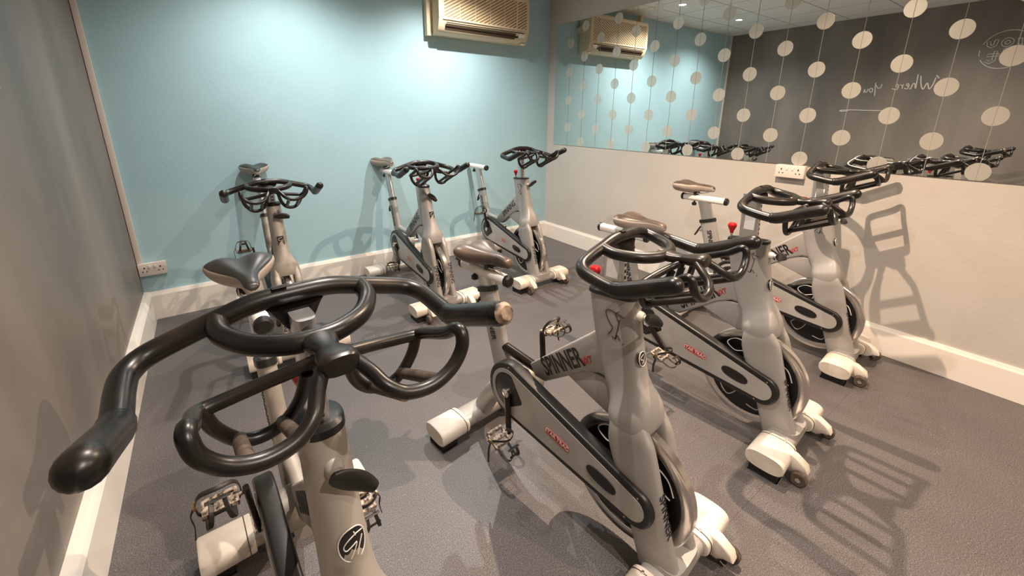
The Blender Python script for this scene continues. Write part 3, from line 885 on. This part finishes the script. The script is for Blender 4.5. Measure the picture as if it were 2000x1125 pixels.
    if B['block']:
        MB().sweep([(0, 0.233, 0.940), (0, 0.234, 0.952)], [0.0395, 0.0385], [0.090, 0.088], n=28, ex=3.4, up=(0, 1, 0)).build('head_collar', M['black'], root)
    else:
        MB().sweep([(0, 0.228, 0.948), (0, 0.2285, 0.962), (0, 0.229, 0.968)], [0.0425, 0.042, 0.034], [0.053, 0.052, 0.044], n=28, ex=2.3, up=(0, 1, 0)).build('head_collar', M['black'], root)
    ky = 0.300
    if not B['block']:
        MB().prism([(0.262, 0.955), (0.335, 0.945), (0.300, 0.72), (0.245, 0.74)], -0.022, 0.022, axis='x', bev=0.006).build('brake_housing', fm, root)
    kz = 0.952
    kk = MB(); kk.sweep([(0, ky + 0.012, kz - 0.01), (0, ky + 0.014, kz + 0.030)], 0.0055, n=10)
    ko = kk.build('resistance_stem', M['chrome'] if nxt else M['brass'], root)
    rk = MB(); rk.sweep([(0, ky + 0.013, kz + 0.012), (0, ky + 0.0135, kz + 0.022), (0, ky + 0.014, kz + 0.040), (0, ky + 0.0145, kz + 0.048), (0, ky + 0.0148, kz + 0.052), (0, ky + 0.015, kz + 0.060)], [0.008, 0.009, 0.018, 0.020, 0.020, 0.015], n=18)
    rk.build('resistance_knob', M['red'], root)
    pby = 0.236
    top = zb - 0.020
    pty = pby + (top - 0.95) * 0.06 - 0.002
    pst = MB().sweep([(0, pby - 0.004, 0.86), (0, pby, 0.95), (0, pty, top)], 0.018, 0.040, n=22, ex=3.2, up=(0, 1, 0)).build('handlebar_post', M['steel'], root)
    ho = MB()
    zz = 0.985
    while zz < top - 0.025:
        yy = lerp(pby, pty, (zz - 0.95) / (top - 0.95)) - 0.0402
        ho.box((-0.004, yy - 0.0006, zz - 0.005), (0.004, yy + 0.002, zz + 0.005))
        zz += 0.021
    if ho.v:
        ho.build('height_notches', M['hole'], pst, smooth=False)
    # front clamp lever
    hy = 0.140 if B['block'] else 0.165
    ls_ = MB(); ls_.sweep([(0.0, hy + 0.02, 0.897), (0.0, hy - 0.012, 0.897), (0.0, hy - 0.020, 0.897)], [0.016, 0.016, 0.012], n=16)
    ls_.sweep([(0.0, hy - 0.018, 0.897), (0.0, hy - 0.034, 0.897)], 0.008, n=12)
    ls_.build('lever_boss', M['cap'] if nxt else fm, root)
    la = B['lever']
    pd = MB()
    lp = spline([(-0.016, 0.004), (0.010, 0.0), (0.040, -0.004), (0.068, -0.012)], 5)
    pts = [(a * math.cos(la) - b * math.sin(la), hy - 0.036 - 0.010 * (a / 0.06) ** 2, 0.897 + a * math.sin(la) + b * math.cos(la)) for a, b in lp]
    L_ = len(pts)
    pd.sweep(pts, [0.007 + 0.013 * math.sin(PI * (0.08 + 0.86 * i / (L_ - 1))) for i in range(L_)], [0.0065] * L_, n=14, up=(0, 1, 0))
    pd.build('clamp_lever', M['black'], root)

    # ---- handlebar
    def H(w, y, z):
        return (w, by + y, zb + z)
    hb = MB()
    half = [(0.0, 0.004, 0.004), (0.06, 0.004, 0.002), (0.116, 0.004, -0.012), (0.170, 0.006, -0.028), (0.212, 0.000, -0.040), (0.234, -0.022, -0.049), (0.240, -0.055, -0.055), (0.242, -0.100, -0.062), (0.243, -0.138, -0.064), (0.244, -0.165, -0.055)]
    full = [(-a, b, c) for a, b, c in half[:0:-1]] + half
    path = spline(full, 5)
    hb.sweep([H(*p) for p in path], 0.0178, n=18)
    # ring in front of the crossbar
    ring = spline([(-0.118, 0.000, -0.012), (-0.116, -0.040, -0.020), (-0.085, -0.095, -0.024), (-0.040, -0.125, -0.026), (0, -0.132, -0.026), (0.040, -0.125, -0.026), (0.085, -0.095, -0.024), (0.116, -0.040, -0.020), (0.118, 0.000, -0.012)], 5)
    hb.sweep([H(*p) for p in ring], 0.0168, n=18)
    # webs under the crossbar to the post, stem to the nose
    hb.sweep([H(0, 0.008, -0.012), H(0, 0.015, -0.045)], [0.050, 0.026], [0.024, 0.044], n=20, ex=2.6, up=(0, 1, 0))
    st_p = spline([(0, -0.115, -0.024, 0.020, 0.016), (0, -0.150, -0.026, 0.026, 0.014), (0, -0.185, -0.024, 0.018, 0.013), (0, -0.212, -0.020, 0.025, 0.016), (0, -0.240, -0.016, 0.028, 0.018), (0, -0.252, -0.015, 0.023, 0.014)], 4)
    hb.sweep([H(*p[:3]) for p in st_p], [p[3] for p in st_p], [p[4] for p in st_p], n=20, ex=2.8, up=(0, 0, 1))
    bar = hb.build('handlebar', M['bar'], root, ang=60)
    # grips
    for s in (-1, 1):
        gp = [(s * 0.2425, -0.120, -0.064), (s * 0.243, -0.142, -0.061), (s * 0.2445, -0.165, -0.053), (s * 0.246, -0.220, -0.030), (s * 0.247, -0.282, -0.004)]
        gp = spline(gp, 5)
        gp, rr = roundend(gp, 0.0215)
        rr = [0.0180 if i == 0 else (0.0205 if i < 4 else r) for i, r in enumerate(rr)]
        MB().sweep([H(*p) for p in gp], rr, n=18).build('grip', M['bar'], bar, ang=60)
    if B.get('torn'):
        MB().sweep([H(0.247, -0.296, 0.002), H(0.247, -0.305, 0.006)], [0.019, 0.012], n=16).build('bare_grip_end', M['foam'], bar)
    # badge on the crossbar
    MB().sweep([H(-0.034, 0.0, 0.0225), H(-0.010, 0.0, 0.0230)], 0.007, 0.0015, n=12, up=(0, 0, 1)).build('crossbar_badge', M['crank'], bar)
    # lower hand loops
    for s in (-1, 1):
        q = MB()
        r = 0.0105
        fr_ = [(0.020, -0.232, -0.020), (0.036, -0.258, -0.036), (0.048, -0.280, -0.052), (0.072, -0.292, -0.068), (0.108, -0.297, -0.071), (0.142, -0.296, -0.059), (0.164, -0.293, -0.036), (0.170, -0.288, -0.014), (0.169, -0.274, -0.008),
               (0.168, -0.240, -0.030), (0.167, -0.180, -0.056), (0.164, -0.158, -0.066), (0.150, -0.148, -0.070), (0.090, -0.150, -0.062), (0.034, -0.165, -0.048), (0.012, -0.180, -0.036)]
        q.sweep([H(s * a, b, c) for a, b, c in spline(fr_, 5)], r, n=14)
        rr_ = [(0.158, -0.152, -0.070), (0.148, -0.150, -0.105), (0.122, -0.150, -0.138), (0.092, -0.150, -0.146), (0.062, -0.152, -0.134), (0.040, -0.160, -0.100), (0.030, -0.172, -0.055)]
        q.sweep([H(s * a, b, c) for a, b, c in spline(rr_, 5)], r * 0.95, n=14)
        lo = q.build('hand_loop', M['bar'], bar, ang=60)
        e = MB()
        for (w0, z0, z1) in ((0.068, -0.136, -0.068), (0.124, -0.134, -0.068)):
            e.sweep([H(s * w0, -0.150, z0), H(s * w0, -0.296, z1)], 0.0095, n=12)
        e.build('loop_rail', M['rubber'] if B.get('torn') else M['bar'], lo)

    # ---- lettering and marks
    th2 = math.atan2(0.812 - 0.515, 0.590 - 0.262)
    if nxt:
        d = Vector((0, -0.83, 0.40)).normalized()
        text_mesh('panel_lettering', 'SPINNER', 0.102, M['ink'], frame, (-0.0268, 0.420, 0.602), Vector((0, -0.80, 0.60)), Vector((0, 0.60, 0.80)), 0.0004, 0.0020, squash=0.57)
        text_mesh('panel_suffix', 'NXT', 0.036, M['redink'], frame, (-0.0268, 0.308, 0.664), Vector((0, -0.80, 0.60)), Vector((0, 0.60, 0.80)), 0.0004, 0.0006, shear=0.3, squash=0.70)
        word = 'SPINNER'
    else:
        text_mesh('panel_lettering', 'SPINNING', 0.074, M['ink'], frame, (-0.0268, 0.385, 0.635), Vector((0, -0.76, 0.65)), Vector((0, 0.65, 0.76)), 0.0004, 0.0010, squash=0.72)
        word = 'SPINNING'
    # down the front face of each fork leg and along the seat tube
    ld = Vector((0, -0.045 - 0.045, 0.22 - 0.47)).normalized()
    for s in (-1, 1):
        yl = 0.012 - 0.068
        d2 = Vector((0, -0.050, -0.125)).normalized()
        text_mesh('fork_lettering', word, 0.040, M['ink'], frame, (s * 0.061, -0.0525, 0.300), Vector((0, -0.040, -0.130)), Vector((1, 0, 0)), 0.0004, 0.0006, squash=0.92)
    text_mesh('seat_tube_lettering', word, 0.044, M['ink'], frame, (-0.0282, 0.838, 0.605), Vector((0, -0.115, -0.380)), Vector((0, -0.380, 0.115)), 0.0004, 0.0006, squash=0.95)
    if B['block']:
        sg = [[(0.030, 0.040), (-0.018, 0.052), (-0.034, 0.040), (-0.020, 0.010), (-0.006, -0.010), (-0.020, -0.040)], [(0.012, 0.056), (0.002, 0.046), (0.012, 0.022)],
              [(0.016, 0.030), (0.012, -0.010), (0.006, -0.044)], [(-0.006, -0.040), (0.008, -0.046), (0.012, -0.030), (0.024, -0.044)], [(0.034, -0.052), (0.036, -0.056)]]
        strokes('signature_print', sg, 0.0011, M['ink'], frame, lambda a, b: Vector((-0.0374, 0.200 - a * 1.05, 0.850 + b * 0.95)))
        if nxt:
            wl = MB().box((-0.0183, pby - 0.022, 1.00), (-0.0178, pby + 0.022, 1.075)).build('warning_sticker', M['bracket'], pst, smooth=False)
    # head badge
    if B['emblem'] == 'round':
        zc = 0.765
        def hp(a, b, off):
            if B['block']:
                x_ = -0.0378 + 0; 
            t = b
            yy = (0.112 if B['block'] else 0.124) + (zc + b - 0.765) * 0.22
            return Vector((a, yy - off, zc + b))
        cx = -0.014
        rad = 0.019
        if B['block']:
            pts = [(cx + rad * math.cos(2 * PI * k / 24), zc + rad * 1.2 * math.sin(2 * PI * k / 24)) for k in range(24)]
            bmk = MB().prism(pts, 0.1045, 0.1125, axis='y'); bmk.v = [(a, b + (c - zc) * 0.22, c) for a, b, c in bmk.v]
            bo = bmk.build('head_badge', M['ink'], frame, smooth=False)
            rg = MB(); rg.sweep([(cx + rad * math.cos(2 * PI * k / 24), 0.104 + rad * 1.2 * math.sin(2 * PI * k / 24) * 0.22, zc + rad * 1.2 * math.sin(2 * PI * k / 24)) for k in range(24)], 0.0013, n=6, closed=True)
            rg.build('badge_ring', M['whiteink'], bo)
            strokes('badge_mark', [[(0.010, 0.012), (-0.006, 0.008), (-0.010, 0.0), (0.002, -0.004), (-0.004, -0.016)], [(0.012, 0.006), (0.004, -0.016)]], 0.0012, M['whiteink'], bo, lambda a, b: Vector((cx + a, 0.1040 + b * 0.22, zc + b)))
        else:
            def wrap(a, b, r=0.0):
                # patch wrapped round the rounded front of the head tube, turned to the left side
                zc2 = 0.762
                hw, hd, cyy = 0.0422, 0.0735, 0.1925 + (b) * 0.27
                ph = -PI / 2 + 0.08 + a / 0.048
                c_, s_ = math.cos(ph), math.sin(ph)
                cc = math.copysign(abs(c_) ** (2 / 2.4), c_); s2 = math.copysign(abs(s_) ** (2 / 2.4), s_)
                return Vector(((hw + r) * cc, cyy + (hd + r) * s2, zc2 + b))
            vs = []; fs = []
            rings = 6; nn = 28; rad = 0.028
            for i in range(rings + 1):
                for k in range(nn):
                    a = 2 * PI * k / nn
                    vs.append(tuple(wrap(rad * 0.8 * i / rings * math.cos(a), rad * i / rings * math.sin(a), 0.0040)))
            for i in range(rings):
                for k in range(nn):
                    fs.append((i * nn + k, i * nn + (k + 1) % nn, (i + 1) * nn + (k + 1) % nn, (i + 1) * nn + k))
            mb = MB(); mb.add(vs, fs); bo = mb.build('head_badge', M['ink'], frame)
            rg = MB(); rg.sweep([wrap(rad * 0.8 * math.cos(2 * PI * k / 28), rad * math.sin(2 * PI * k / 28), 0.0043) for k in range(28)], 0.0012, n=6, closed=True)
            rg.build('badge_ring', M['whiteink'], bo)
            strokes('badge_mark', [[(0.018, 0.012), (0.002, 0.014), (-0.013, 0.003), (-0.010, -0.006), (0.004, 0.000), (-0.002, -0.014), (-0.006, -0.022)], [(0.002, 0.020), (0.004, 0.012)], [(0.016, 0.004), (0.008, -0.008), (0.002, -0.022)]], 0.0011, M['whiteink'], bo, lambda a, b: wrap(a, b, 0.0044))
    elif B['emblem'] == 'square':
        zc = 0.745
        y_ = 0.112
        sq = MB().box((-0.018, y_ - 0.003, zc - 0.026), (0.018, y_ + 0.008, zc + 0.026), 0.001)
        sq.v = [(a, b + (c - zc) * 0.25, c) for a, b, c in sq.v]
        so_ = sq.build('head_badge', M['ink'], frame, smooth=False)
        strokes('badge_mark', [[(0.010, 0.018), (-0.008, 0.014), (-0.010, 0.002), (0.006, 0.0), (-0.004, -0.018)], [(0.012, 0.008), (0.008, -0.016)]], 0.0012, M['whiteink'], so_, lambda a, b: Vector((a, y_ - 0.0036 + b * 0.25, zc + b)))
    # bottom bolt heads on the front stabiliser
    for s in (-1, 1):
        for yy in (-0.095, -0.035):
            MB().sweep([(s * 0.135, yy, 0.120), (s * 0.135, yy, 0.1262)], 0.004, n=10).build('bolt', M['chrome'], fst)
    return root

BIKES = [
 dict(label='spin bike in the left foreground with worn grey frame and torn grip end', pos=(0.107, 0.502), rot=0.064, nxt=False, block=False, patchy=True, torn=True,
      crank=103, ptilt=(-0.2, 0.3), slide_z=0.916, saddle=1.012, smat='saddle_top', bar_z=1.185, bar_y=0.284, lever=-0.5, emblem='round'),
 dict(label='spin bike nearest the corner trunking, at the left end of the blue wall row', pos=(0.292, 2.712), rot=0.002, nxt=False, block=False, patchy=True,
      crank=75, ptilt=(-0.4, 0.2), slide_z=1.005, saddle=1.02, smat='saddle_top', bar_z=1.078, bar_y=0.323, lever=0.0, emblem='square'),
 dict(label='middle spin bike of the row along the blue wall, brown topped saddle', pos=(1.353, 2.796), rot=0.030, nxt=False, block=False,
      crank=238, ptilt=(0.5, 0.2), slide_z=0.995, saddle=0.985, smat='saddle_brown', bar_z=1.134, bar_y=0.255, lever=-0.6, emblem='square'),
 dict(label='spin bike with its saddle missing, in the corner of the blue wall below the mirror', pos=(2.292, 2.761), rot=0.020, nxt=False, block=True,
      crank=80, ptilt=(-0.3, 0.2), slide_z=0.980, saddle=None, smat='saddle_brown', bar_z=1.208, bar_y=0.225, lever=0.7, emblem='square'),
 dict(label='brown saddled spin bike in the centre foreground, frame lettering fully visible', pos=(1.033, 0.579), rot=0.111, nxt=True, block=True,
      crank=262, ptilt=(0.5, -0.2), slide_z=0.822, saddle=0.880, smat='saddle_brown', two_tone=False, bar_z=1.140, bar_y=0.207, lever=-0.35, emblem='round'),
 dict(label='spin bike between the centre foreground bike and the one by the mirror wall, warm-lit handlebar', pos=(1.996, 0.609), rot=0.078, nxt=True, block=True,
      crank=222, ptilt=(0.3, 0.2), slide_z=0.836, saddle=0.790, smat='saddle_brown', bar_z=1.181, bar_y=0.210, lever=-0.1, emblem='round'),
 dict(label='spin bike farthest right, next to the pale wall under the mirror socket', pos=(3.034, 0.681), rot=0.087, nxt=True, block=True,
      crank=240, ptilt=(0.3, 0.2), slide_z=0.905, saddle=1.01, smat='saddle_brown', bar_z=1.217, bar_y=0.262, lever=-0.1, emblem='round'),
]
for B in BIKES:
    spin_bike(B)
